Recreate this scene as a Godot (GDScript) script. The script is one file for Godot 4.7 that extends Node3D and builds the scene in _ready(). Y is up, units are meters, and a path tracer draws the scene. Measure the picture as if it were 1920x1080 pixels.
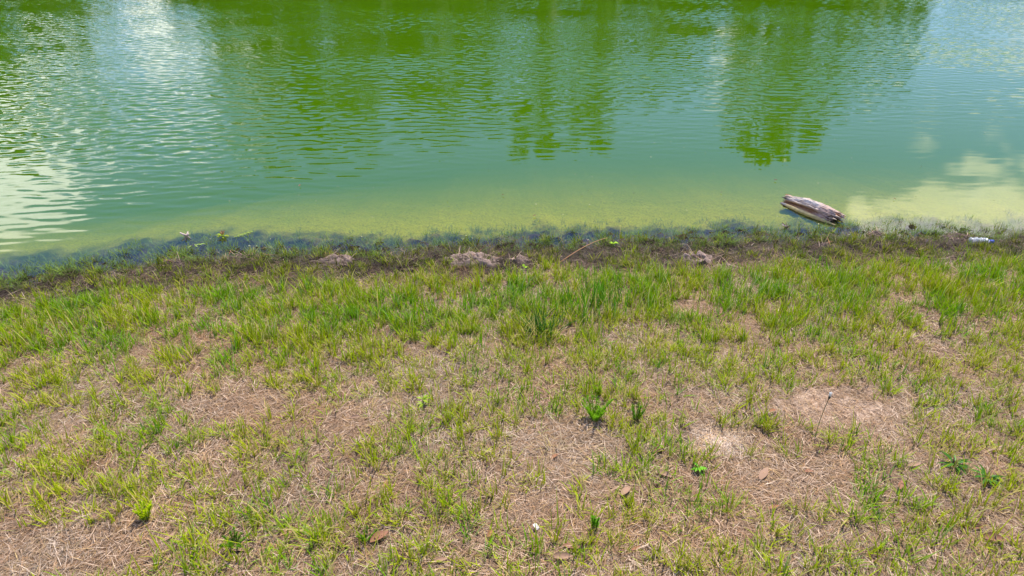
extends Node3D

const EYE := Vector3(0, 2.65, 0)
const WATER_TOP := 0.0
const FAR_BANK := -40.0
const SIDE_BANK := 62.0
# the water's edge on this side, seen from above (x, z), left to right
var shore_line := [Vector2(-60, -4.2), Vector2(-9, -4.3), Vector2(-5.5, -4.62), Vector2(-4.15, -4.94), Vector2(-3.6, -5.2), Vector2(-2.92, -5.41), Vector2(-2.26, -5.52), Vector2(-1.5, -5.48), Vector2(-0.76, -5.59), Vector2(0, -5.69), Vector2(0.78, -5.75), Vector2(1.55, -5.71), Vector2(2.37, -5.86), Vector2(3.19, -5.91), Vector2(4.01, -5.96), Vector2(4.79, -5.92), Vector2(7, -6.1), Vector2(12, -5.7), Vector2(60, -5.5)]
var n_hump := FastNoiseLite.new()
var n_fine := FastNoiseLite.new()
var n_patch := FastNoiseLite.new()
var n_mid := FastNoiseLite.new()
var n_clump := FastNoiseLite.new()
var n_edge := FastNoiseLite.new()
var rng := RandomNumberGenerator.new()
var taken := {}

# ---------------------------------------------------------------- mesh buffer
class Buf:
	var v := PackedVector3Array()
	var n := PackedVector3Array()
	var c := PackedColorArray()
	var uv := PackedVector2Array()
	var ix := PackedInt32Array()
	func vert(p: Vector3, nn: Vector3, col: Color, t := Vector2.ZERO) -> int:
		v.append(p); n.append(nn); c.append(col); uv.append(t)
		return v.size() - 1
	func tri(a: int, b: int, d: int) -> void:
		var g := (v[b] - v[a]).cross(v[d] - v[a])
		if g.dot(n[a] + n[b] + n[d]) > 0.0:
			ix.append(a); ix.append(d); ix.append(b)
		else:
			ix.append(a); ix.append(b); ix.append(d)
	func quad(a: int, b: int, d: int, e: int) -> void:
		tri(a, b, d); tri(a, d, e)
	func mesh() -> ArrayMesh:
		var m := ArrayMesh.new()
		var arr := []
		arr.resize(Mesh.ARRAY_MAX)
		arr[Mesh.ARRAY_VERTEX] = v; arr[Mesh.ARRAY_NORMAL] = n; arr[Mesh.ARRAY_COLOR] = c
		arr[Mesh.ARRAY_TEX_UV] = uv; arr[Mesh.ARRAY_INDEX] = ix
		m.add_surface_from_arrays(Mesh.PRIMITIVE_TRIANGLES, arr)
		return m
	# a curved tapering blade that starts at p; lean and bend in radians from upright
	func blade(p: Vector3, yaw: float, length: float, width: float, lean: float, bend: float, low: Color, high: Color, segs := 4, twist := 0.0, blunt := 1.7) -> void:
		var out := Vector3(cos(yaw), 0, sin(yaw))
		var q := p
		var last_l := -1
		var last_r := -1
		for k in segs + 1:
			var t := float(k) / segs
			var a := lean + bend * t * t
			var tang := Vector3(out.x * sin(a), cos(a), out.z * sin(a))
			var side := Vector3(-sin(yaw + twist * t), 0, cos(yaw + twist * t))
			var nn := side.cross(tang).normalized()
			if nn.y < 0.0: nn = -nn
			var w := width * 0.5 * clampf((0.55 + 0.45 * minf(t * 4.0, 1.0)) * (1.0 - pow(t, blunt)), 0.02, 1.0)
			var col := low.lerp(high, t)
			var l := vert(q - side * w, nn, col, Vector2(0, t))
			var r := vert(q + side * w, nn, col, Vector2(1, t))
			if last_l >= 0: quad(last_l, last_r, r, l)
			last_l = l; last_r = r
			q += tang * (length / segs)
	func tube(pts: Array, radii: Array, sides: int, low: Color, high: Color) -> void:
		var rings := []
		for k in pts.size():
			var tang: Vector3 = (pts[mini(k + 1, pts.size() - 1)] - pts[maxi(k - 1, 0)]).normalized()
			var a := tang.cross(Vector3(0.31, 0.2, 0.93)).normalized()
			var b := tang.cross(a)
			var ring := []
			var col: Color = low.lerp(high, float(k) / maxf(1, pts.size() - 1))
			for s in sides:
				var f := TAU * s / sides
				var d := a * cos(f) + b * sin(f)
				ring.append(vert(pts[k] + d * radii[k], d, col, Vector2(float(s) / sides * 2.0, float(k) * 0.7)))
			rings.append(ring)
		for k in pts.size() - 1:
			for s in sides:
				quad(rings[k][s], rings[k][(s + 1) % sides], rings[k + 1][(s + 1) % sides], rings[k + 1][s])
		for e in [0, pts.size() - 1]:
			var tang2: Vector3 = (pts[0] - pts[1]).normalized() if e == 0 else (pts[e] - pts[e - 1]).normalized()
			var mid := vert(pts[e], tang2, low if e == 0 else high)
			for s in sides: tri(mid, rings[e][s], rings[e][(s + 1) % sides])
	# a leaf: pointed oval, folded a little along its midrib
	func leaf(p: Vector3, along: Vector3, up: Vector3, length: float, width: float, droop: float, col: Color, tip: Color, curl := 0.15, segs := 4) -> void:
		var side := along.cross(up).normalized()
		up = side.cross(along).normalized()
		var prev := []
		for k in segs + 1:
			var t := float(k) / segs
			var w := width * 0.5 * pow(sin(PI * clampf(0.06 + 0.94 * t, 0, 1)), 0.75) * (1.15 - 0.4 * t)
			var q := p + along * length * t - up * droop * length * t * t
			var cc := col.lerp(tip, t)
			var nl := (up + side * curl * 2.0).normalized()
			var nr := (up - side * curl * 2.0).normalized()
			var row := [vert(q - side * w + up * w * curl * 2.0, nl, cc), vert(q, up, cc), vert(q + side * w + up * w * curl * 2.0, nr, cc)]
			if k: 
				quad(prev[0], prev[1], row[1], row[0]); quad(prev[1], prev[2], row[2], row[1])
			prev = row

# ---------------------------------------------------------------- naming
func numbered(called: String) -> String:
	var k: int = taken.get(called, 0)
	taken[called] = k + 1
	return called if k == 0 else "%s_%03d" % [called, k]

func tag(o: Node3D, label: String, category: String, group := "") -> Node3D:
	o.set_meta("label", label); o.set_meta("category", category)
	if group: o.set_meta("group", group)
	return o

func part(called: String, b: Variant, m: Material, parent: Node) -> MeshInstance3D:
	var o := MeshInstance3D.new()
	o.name = called if parent != self else numbered(called)
	o.mesh = b.mesh() if b is Buf else b
	o.material_override = m
	parent.add_child(o, true)
	return o

func thing(called: String, at: Vector3, turn: float, label: String, category: String, group := "") -> Node3D:
	var o := Node3D.new()
	o.name = numbered(called)
	add_child(o, true)
	o.position = at; o.rotation.y = turn
	tag(o, label, category, group)
	return o

func stuff(called: String, mesh: Mesh, m: Material, places: Array, tints: Array, label: String, category: String) -> void:
	var mm := MultiMesh.new()
	mm.transform_format = MultiMesh.TRANSFORM_3D
	mm.use_colors = true
	mm.mesh = mesh
	mm.instance_count = places.size()
	for i in places.size():
		mm.set_instance_transform(i, places[i])
		mm.set_instance_color(i, tints[i])
	var o := MultiMeshInstance3D.new()
	o.name = numbered(called)
	o.multimesh = mm
	o.material_override = m
	add_child(o, true)
	tag(o, label, category)
	o.set_meta("kind", "stuff")

func noise(s: int, f: float, oct := 3) -> FastNoiseLite:
	var n := FastNoiseLite.new()
	n.seed = s; n.frequency = f; n.fractal_octaves = oct
	n.noise_type = FastNoiseLite.TYPE_SIMPLEX_SMOOTH
	return n

func tinted(rough := 0.7, back := 0.0, spec := 0.4) -> StandardMaterial3D:
	var m := StandardMaterial3D.new()
	m.vertex_color_use_as_albedo = true
	m.roughness = rough
	m.metallic_specular = spec
	m.cull_mode = BaseMaterial3D.CULL_DISABLED
	if back > 0.0:
		m.backlight_enabled = true
		m.backlight = Color(back, back, back)
	return m

func lin(r: float, g: float, b: float) -> Color:
	return Color(r, g, b)

# ---------------------------------------------------------------- terrain
func shore_z(x: float) -> float:
	var z := -5.5
	for k in shore_line.size() - 1:
		var a: Vector2 = shore_line[k]
		var b: Vector2 = shore_line[k + 1]
		if x <= b.x or k == shore_line.size() - 2:
			z = lerpf(a.y, b.y, clampf((x - a.x) / (b.x - a.x), 0, 1))
			break
	return z + 0.11 * n_edge.get_noise_2d(x * 1.4, 3.0)

func ground_y(x: float, z: float) -> float:
	var d := z - shore_z(x)
	var y := 0.0
	if d > 0.0:
		y = 0.02 * minf(1.0, d / 0.3) + 0.042 * minf(d, 12.0)
	else:
		y = -(0.075 * -d + lerpf(0.016, 0.034, smoothstep(1.0, -4.5, x)) * d * d)
		y = maxf(y, -1.5)
		y = maxf(y, -0.28 * maxf(z - FAR_BANK, 0.0))
		y = maxf(y, -0.28 * maxf(SIDE_BANK - absf(x), 0.0))
		if z < FAR_BANK:
			y = minf(1.4, 0.09 * (FAR_BANK - z))
		elif absf(x) > SIDE_BANK:
			y = minf(1.4, 0.09 * (absf(x) - SIDE_BANK))
	if absf(x) < 14.0 and z > -12.0:
		var near := exp(-d * d * 3.0)
		y += 0.02 * n_hump.get_noise_2d(x, z) + n_fine.get_noise_2d(x, z) * (0.014 + 0.028 * near) + near * 0.06 * n_mid.get_noise_2d(x * 2.0, z * 2.6)
	return y

func on_ground(x: float, z: float) -> Vector3:
	return Vector3(x, ground_y(x, z), z)

func hole(x: float, z: float, cx: float, cz: float, rx: float, rz: float) -> float:
	var q := Vector2((x - cx) / rx, (z - cz) / rz).length() + 0.5 * n_mid.get_noise_2d(x * 1.5, z * 1.5)
	return 1.0 - smoothstep(0.55, 1.05, q)

# how much living grass stands here, 0 to 1
func greenness(x: float, z: float) -> float:
	var d := z - shore_z(x)
	var p := n_patch.get_noise_2d(x, z) * 0.5 + n_mid.get_noise_2d(x, z) * 0.5
	var g := 0.0
	var mud_to := 0.36 + 0.30 * smoothstep(-3.4, -1.0, x) + 0.4 * n_mid.get_noise_2d(x * 1.2, 7.0)
	if d < mud_to: g = 0.50 + 1.1 * p
	elif d < 1.5: g = 0.80 + 1.1 * p
	else: g = lerpf(0.64, 0.44, smoothstep(1.6, 2.5, d)) + 1.0 * p
	g -= 1.1 * hole(x, z, 1.95, -3.25, 0.42, 0.26)
	g -= 0.9 * hole(x, z, 1.12, -2.98, 0.22, 0.16)
	g -= 0.7 * hole(x, z, -1.6, -3.25, 0.5, 0.2)
	g -= 0.8 * hole(x, z, 0.25, -2.85, 0.35, 0.28)
	g -= 0.9 * hole(x, z, 1.45, -2.62, 0.35, 0.22)
	g -= 0.6 * hole(x, z, -2.1, -2.2, 0.7, 0.25)
	g -= 0.9 * hole(x, z, 1.35, -4.5, 0.2, 0.16)
	return clampf(g, 0.0, 1.0)

func soil(x: float, z: float) -> Color:
	var d := z - shore_z(x)
	var p := n_mid.get_noise_2d(x + 30.0, z)
	var q := n_patch.get_noise_2d(x - 50.0, z)
	var dry := lin(0.16, 0.10, 0.064).lerp(lin(0.085, 0.048, 0.03), clampf(0.5 + 1.2 * p, 0, 1))
	dry = dry.lerp(lin(0.30, 0.20, 0.14), clampf(1.5 * q, 0, 0.8))
	dry = dry.lerp(lin(0.50, 0.38, 0.29), 0.85 * hole(x, z, 1.95, -3.25, 0.45, 0.28))
	dry = dry.lerp(lin(0.66, 0.60, 0.54), 0.9 * hole(x, z, 1.12, -2.95, 0.24, 0.15))
	var mud := lin(0.012, 0.010, 0.009).lerp(lin(0.055, 0.04, 0.034), clampf(0.35 + 1.6 * p, 0, 1))
	var sand := lin(0.26, 0.275, 0.002).lerp(lin(0.24, 0.255, 0.002), clampf(0.5 + p, 0, 1))
	var w := smoothstep(0.42, 0.9, d + 0.25 * q)
	var c := mud.lerp(dry, w)
	c = c.lerp(lin(0.05, 0.045, 0.042), 0.9 * hole(x, z, 1.35, -4.47, 0.26, 0.16))
	return c.lerp(sand, smoothstep(0.25, 0.8, -d + 0.25 * p - 0.5 * smoothstep(-1.0, -3.5, x)))

func axis(stops: Array) -> PackedFloat32Array:   # [from, to, step] runs joined end to end
	var out := PackedFloat32Array()
	for s in stops:
		var count := int(round((s[1] - s[0]) / s[2]))
		for k in count: out.append(s[0] + (s[1] - s[0]) * k / count)
	out.append(stops[-1][1])
	return out

func sheet(xs: PackedFloat32Array, zs: PackedFloat32Array, fill: Callable) -> Buf:
	var b := Buf.new()
	for z in zs:
		for x in xs: fill.call(b, x, z)
	var w := xs.size()
	for j in zs.size() - 1:
		for i in w - 1:
			var a := j * w + i
			b.ix.append(a); b.ix.append(a + 1); b.ix.append(a + w)
			b.ix.append(a + 1); b.ix.append(a + w + 1); b.ix.append(a + w)
	return b

func smooth(b: Buf, w: int) -> void:   # grid normals from the neighbours
	var h := b.v.size() / w
	for j in h:
		for i in w:
			var dx := b.v[j * w + mini(i + 1, w - 1)] - b.v[j * w + maxi(i - 1, 0)]
			var dz := b.v[mini(j + 1, h - 1) * w + i] - b.v[maxi(j - 1, 0) * w + i]
			b.n[j * w + i] = dz.cross(dx).normalized()

func build_ground() -> void:
	var xs := axis([[-600, -60, 60], [-60, -14, 4], [-14, -6.5, 0.25], [-6.5, 6.5, 0.026], [6.5, 14, 0.25], [14, 60, 4], [60, 600, 60]])
	var zs := axis([[-600, -60, 60], [-60, -36, 1.5], [-36, -12, 2], [-12, -7.6, 0.2], [-7.6, -1.2, 0.026], [-1.2, 4, 0.26], [4, 40, 6], [40, 400, 60]])
	var b := sheet(xs, zs, func(bb: Buf, x: float, z: float):
		var far := absf(x) > 14.0 or z < -12.0 or z > 4.0
		bb.vert(Vector3(x, ground_y(x, z), z), Vector3.UP, lin(0.13, 0.15, 0.05) if far else soil(x, z), Vector2(x, z)))
	smooth(b, xs.size())
	var m := tinted(0.95, 0.0, 0.25)
	var grain := NoiseTexture2D.new()
	grain.width = 1024; grain.height = 1024; grain.seamless = true
	grain.noise = noise(5, 0.035, 5)
	var ramp := Gradient.new()
	ramp.offsets = PackedFloat32Array([0.0, 0.35, 0.6, 1.0])
	ramp.colors = PackedColorArray([Color(0.62, 0.58, 0.55), Color(0.84, 0.82, 0.80), Color(0.95, 0.94, 0.93), Color(1, 1, 1)])
	grain.color_ramp = ramp
	m.albedo_texture = grain
	m.uv1_scale = Vector3(0.9, 0.9, 0.9)
	var bump := NoiseTexture2D.new()
	bump.width = 1024; bump.height = 1024; bump.seamless = true
	bump.noise = noise(6, 0.05, 5)
	m.heightmap_enabled = true
	m.heightmap_texture = bump
	m.heightmap_scale = 0.6
	var o := part("ground", b, m, self)
	o.set_meta("kind", "structure")

# ---------------------------------------------------------------- water
func build_water() -> void:
	var waves := []
	rng.seed = 11
	for w in [[0.13, 0.15, 0.022], [0.155, -0.2, 0.026], [0.185, 0.3, 0.028], [0.22, -0.08, 0.030], [0.27, 0.2, 0.031], [0.33, -0.3, 0.026], [0.43, 0.1, 0.015], [0.62, -0.18, 0.008], [1.1, 0.25, 0.004], [0.21, 0.8, 0.022], [0.27, -0.75, 0.022], [0.36, 1.0, 0.018], [0.31, -1.05, 0.018]]:
		var k: float = TAU / w[0] * 1.18
		waves.append([k * sin(w[1]), k * cos(w[1]), w[2], rng.randf() * TAU, w[2] / k, absf(w[1]) > 0.7])
	var calm := noise(21, 0.16, 2)
	var warp := noise(22, 0.5, 2)
	var b := Buf.new()
	var rows := []
	var z := -4.0
	while z > FAR_BANK - 0.5:
		rows.append(z)
		z -= 0.02 + 0.0019 * absf(z + 4.0)
	var cols := 760
	for zz in rows:
		var half: float = 7.0 + 1.05 * absf(zz)
		for i in cols + 1:
			var x := half * (2.0 * i / cols - 1.0)
			var o: float = shore_z(x) - zz
			var reach := lerpf(2.3, 0.2, smoothstep(0.5, -3.5, x)) + 1.0 * smoothstep(4.0, 6.5, x)
			var open: float = smoothstep(reach, reach + 4.5, o)
			var amp: float = (0.04 + 1.4 * open) * clampf(0.85 + 0.9 * calm.get_noise_2d(x, zz * 1.4), 0.25, 1.6) * smoothstep(0.05, 0.6, o)
			var wx: float = 0.10 * warp.get_noise_2d(x, zz)
			var wz: float = 0.10 * warp.get_noise_2d(x + 70.0, zz)
			var h := 0.0
			var sx := 0.0
			var sz := 0.0
			for w in waves:
				var f: float = w[0] * (x + wx) + w[1] * (zz + wz) + w[3]
				var s := sin(f)
				var q: float = cos(f) * w[2] * (open * 1.2 if w[5] else 1.0)
				h += s * w[4]
				var k: float = sqrt(w[0] * w[0] + w[1] * w[1])
				sx += q * w[0] / k
				sz += q * w[1] / k
			b.vert(Vector3(x, WATER_TOP + h * amp, zz), Vector3(-sx * amp, 1, -sz * amp).normalized(), Color.WHITE)
	var wd := cols + 1
	for j in rows.size() - 1:
		for i in cols:
			var a := j * wd + i
			b.ix.append(a); b.ix.append(a + wd); b.ix.append(a + 1)
			b.ix.append(a + 1); b.ix.append(a + wd); b.ix.append(a + wd + 1)
	var m := StandardMaterial3D.new()
	m.resource_name = "pond water"
	m.transparency = BaseMaterial3D.TRANSPARENCY_ALPHA
	m.albedo_color = Color(0.3, 0.5, 0.2, 0.0)
	m.roughness = 0.02
	m.metallic_specular = 0.47
	var o := part("water", b, m, self)
	o.set_meta("kind", "structure")
	# the green murk in it: algae and silt hanging in the water, down to the bed
	var f := FogVolume.new()
	f.name = "water_murk"
	f.shape = RenderingServer.FOG_VOLUME_SHAPE_BOX
	f.size = Vector3(140, 1.6, 38)
	f.position = Vector3(0, -0.8 - 0.014, -4.0 - 19.0)
	var fm := FogMaterial.new()
	fm.density = 1.3
	fm.albedo = Color(0.46, 0.70, 0.05)
	f.material = fm
	f.set_meta("kind", "structure")
	add_child(f, true)

# ---------------------------------------------------------------- sky
func build_sky() -> Sky:
	var w := 2048
	var h := 1024
	var im := Image.create_empty(w, h, false, Image.FORMAT_RGBF)
	for j in h:
		var el := (0.5 - (j + 0.5) / h) * PI
		var t := 1.0 - exp(-sin(maxf(el, 0.0)) / 0.21)
		var c := Color(0.58, 0.84, 1.25).lerp(Color(0.025, 0.14, 0.56), t)
		if el < 0.0: c = Color(0.16, 0.18, 0.10)
		im.fill_rect(Rect2i(0, j, w, 1), c)
	var n := noise(31, 2.3, 5)
	var blobs := [[-21.5, 4.5, 8.0, 6.0, 1.5], [-25.5, 5.0, 5.5, 6.5, 1.3], [-19.0, 4.0, 6.0, 5.0, 1.4], [-38.5, 14.8, 7.0, 3.8, 1.9], [38.5, 20.2, 8.0, 5.4, 1.6], [15.0, 5.0, 4.0, 4.0, 0.8], [42.0, 4.0, 11.0, 3.5, 0.9]]
	rng.seed = 77
	for k in 46:
		var az := rng.randf_range(-180, 180)
		var el2 := rng.randf_range(4, 62)
		if absf(az) < 50.0 and el2 < 32.0: continue
		blobs.append([az, el2, rng.randf_range(6, 14) / cos(deg_to_rad(el2)), rng.randf_range(3, 8), rng.randf_range(0.9, 1.4)])
	for bl in blobs:
		var j0 := int((0.5 - (bl[1] + bl[3] * 1.7) / 180.0) * h)
		var j1 := int((0.5 - maxf(bl[1] - bl[3] * 1.7, 0.5) / 180.0) * h)
		var i0 := int((bl[0] - bl[2] * 1.7) / 360.0 * w)
		var i1 := int((bl[0] + bl[2] * 1.7) / 360.0 * w)
		for j in range(maxi(j0, 0), j1):
			var el := (0.5 - (j + 0.5) / h) * 180.0
			for i in range(i0, i1):
				var az := (i + 0.5) * 360.0 / w
				var dirv := Vector3(sin(deg_to_rad(az)) * cos(deg_to_rad(el)), sin(deg_to_rad(el)) * 1.6, -cos(deg_to_rad(az)) * cos(deg_to_rad(el)))
				var q := Vector2((az - bl[0]) / bl[2], (el - bl[1]) / bl[3]).length()
				var f := 1.0 - q + 1.2 * n.get_noise_3dv(dirv * 3.6) + 0.1
				if f <= 0.0: continue
				var cover := smoothstep(0.0, 0.42, f) * 0.97
				var bright: float = bl[4] * (0.72 + 0.28 * smoothstep(-0.9, 0.5, (el - bl[1]) / bl[3]) + 0.18 * n.get_noise_3dv(dirv * 5.0))
				var c := Color(bright, bright * 0.99, bright * 0.98)
				var i2 := posmod(i, w)
				im.set_pixel(i2, j, im.get_pixel(i2, j).lerp(c, cover))
	var pm := PanoramaSkyMaterial.new()
	pm.panorama = ImageTexture.create_from_image(im)
	var s := Sky.new()
	s.sky_material = pm
	return s

# ---------------------------------------------------------------- far bank trees
func crown_mesh(s: int, height: float, spread: float, leaves: int, low: float) -> Buf:
	var b := Buf.new()
	var r := RandomNumberGenerator.new()
	r.seed = s
	var clumps := []
	for k in 34:
		var t := (k + r.randf()) / 34.0
		var y := lerpf(low, 0.97, t) * height
		var w := spread * sqrt(maxf(0.08, sin(PI * clampf(0.12 + 0.80 * t, 0, 1)))) 
		var a := r.randf() * TAU
		var rad := w * sqrt(r.randf())
		clumps.append([Vector3(cos(a) * rad, y, sin(a) * rad), spread * r.randf_range(0.22, 0.42)])
	for k in leaves:
		var cl: Array = clumps[k % clumps.size()]
		var d := Vector3(r.randfn(), r.randfn() * 0.75, r.randfn()).normalized() * pow(r.randf(), 0.45)
		var p: Vector3 = cl[0] + d * cl[1]
		var along := Vector3(r.randfn(), r.randfn() * 0.6 - 0.2, r.randfn()).normalized()
		var up := Vector3(r.randfn() * 0.7, 1.0, r.randfn() * 0.7).normalized()
		var side := along.cross(up).normalized()
		var ln := r.randf_range(0.2, 0.42)
		var g := r.randf_range(0.8, 1.25)
		var col := lin(0.05 * g, 0.105 * g, 0.022 * g)
		var i0 := b.vert(p - along * ln * 0.5, up, col)
		var i1 := b.vert(p + side * ln * 0.27, up, col)
		var i2 := b.vert(p + along * ln * 0.5, up, col)
		var i3 := b.vert(p - side * ln * 0.27, up, col)
		b.quad(i0, i1, i2, i3)
	return b

func trunk_mesh(s: int, height: float, spread: float) -> Buf:
	var b := Buf.new()
	var r := RandomNumberGenerator.new()
	r.seed = s
	var bark := lin(0.11, 0.085, 0.065)
	var lean := Vector3(r.randf_range(-0.06, 0.06), 0, r.randf_range(-0.06, 0.06))
	var pts := []
	var rad := []
	for k in 7:
		var t := k / 6.0
		pts.append(Vector3(0, -0.15, 0) + Vector3(0, height * 0.86 * t, 0) + lean * height * t * t)
		rad.append(height * 0.021 * (1.35 - 0.35 * minf(t * 8, 1)) * (1.0 - 0.85 * t))
	b.tube(pts, rad, 9, bark, bark)
	for k in 9:
		var t := r.randf_range(0.25, 0.8)
		var p := Vector3(0, -0.15, 0) + Vector3(0, height * 0.86 * t, 0) + lean * height * t * t
		var a := r.randf() * TAU
		var e := p + Vector3(cos(a) * spread * 0.75, height * 0.13, sin(a) * spread * 0.75)
		var m := p.lerp(e, 0.5) - Vector3(0, height * 0.015, 0)
		b.tube([p, m, e], [height * 0.008, height * 0.005, height * 0.0015], 6, bark, bark)
	return b

func build_trees() -> void:
	var leaf_m := tinted(0.55, 0.55, 0.4)
	var bark_m := tinted(0.9, 0.0, 0.3)
	var kinds := []
	for k in 5:
		var h: float = [9.0, 11.6, 7.0, 9.6, 8.4][k]
		var s: float = [2.7, 2.1, 2.4, 2.9, 2.2][k]
		var low: float = [0.03, 0.03, 0.03, 0.03, 0.03][k]
		kinds.append([crown_mesh(100 + k, h, s, 9000, low).mesh(), trunk_mesh(200 + k, h, s).mesh(), h])
	# x, z, kind, height, where its reflection lies
	var stand := [
		[-41.0, -46.0, 3, 11.0, "far-off leafy tree mirrored at the left border of the water"],
		[-36.0, -45.0, 0, 10.4, "leafy tree mirrored just left of the bright cloud streak, outer one"],
		[-31.5, -44.0, 4, 9.4, "leafy tree mirrored between the left border and the cloud streak"],
		[-28.3, -45.5, 2, 5.6, "low bushy tree mirrored right beside the bright cloud streak"],
		[-16.0, -44.5, 0, 9.4, "broad tree mirrored at the right rim of the bright cloud streak"],
		[-13.0, -45.5, 4, 9.6, "slim tree mirrored second right of the bright cloud streak"],
		[-10.4, -44.0, 3, 9.2, "broad tree mirrored left of the middle of the pond"],
		[-7.4, -46.0, 2, 7.6, "low bushy tree mirrored at middle left between taller trees"],
		[-4.6, -44.5, 0, 8.8, "round tree mirrored just left of the pond's middle"],
		[-1.8, -46.0, 4, 8.4, "slim tree mirrored in the middle of the pond"],
		[1.7, -44.0, 1, 10.9, "tall tree mirrored as the long green column in the middle"],
		[5.2, -45.0, 1, 10.6, "tall tree mirrored as the second column right of the middle"],
		[8.6, -46.0, 2, 6.6, "low bushy tree mirrored right of the two middle columns"],
		[11.4, -47.0, 4, 5.6, "low slim tree mirrored left of the wide green column on the right"],
		[15.4, -44.0, 1, 10.9, "tall tree mirrored as left half of the wide green column"],
		[18.2, -44.6, 1, 10.7, "tall tree mirrored as right half of the wide green column"],
		[21.4, -46.0, 4, 6.6, "slim tree mirrored at the right foot of the wide green column"],
		[24.6, -47.0, 2, 5.2, "last low tree mirrored before the open blue water on the right"],
		[47.0, -48.0, 3, 8.6, "lone tree on the far bank well to the right"],
		[52.0, -47.0, 0, 7.8, "outermost tree on the far bank to the right"]]
	for t in stand:
		var o := thing("tree", Vector3(t[0], ground_y(t[0], t[1]), t[1]), t[0] * 1.7, t[4], "tree", "trees on the far bank")
		var k: Array = kinds[t[2]]
		var f: float = t[3] / k[2]
		var a := part("crown", k[0], leaf_m, o)
		var b := part("trunk", k[1], bark_m, o)
		a.scale = Vector3(f, f, f) if t[2] != 1 else Vector3(1, f, 1)
		b.scale = a.scale
	# low scrub along the far bank
	var sb := crown_mesh(300, 1.0, 0.9, 500, 0.05)
	var places := []
	var tints := []
	rng.seed = 5
	for k in 300:
		var x := rng.randf_range(-58, 58)
		var zz := rng.randf_range(-47, -41.2)
		var s := rng.randf_range(0.5, 1.2) * (2.4 if x < -28.0 or (x > -16.5 and x < 24.0) else 1.0)
		places.append(Transform3D(Basis(Vector3.UP, rng.randf() * TAU).scaled(Vector3(s * 1.3, s, s * 1.3)), on_ground(x, zz)))
		var g := rng.randf_range(0.8, 1.4)
		tints.append(Color(g * 1.1, g, g))
	stuff("scrub", sb.mesh(), leaf_m, places, tints, "low green scrub all along the far bank of the pond", "scrub")

# ---------------------------------------------------------------- grass and thatch
func in_reach(x: float, z: float) -> bool:
	return absf(x) < 0.66 * absf(z) + 2.3

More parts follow.
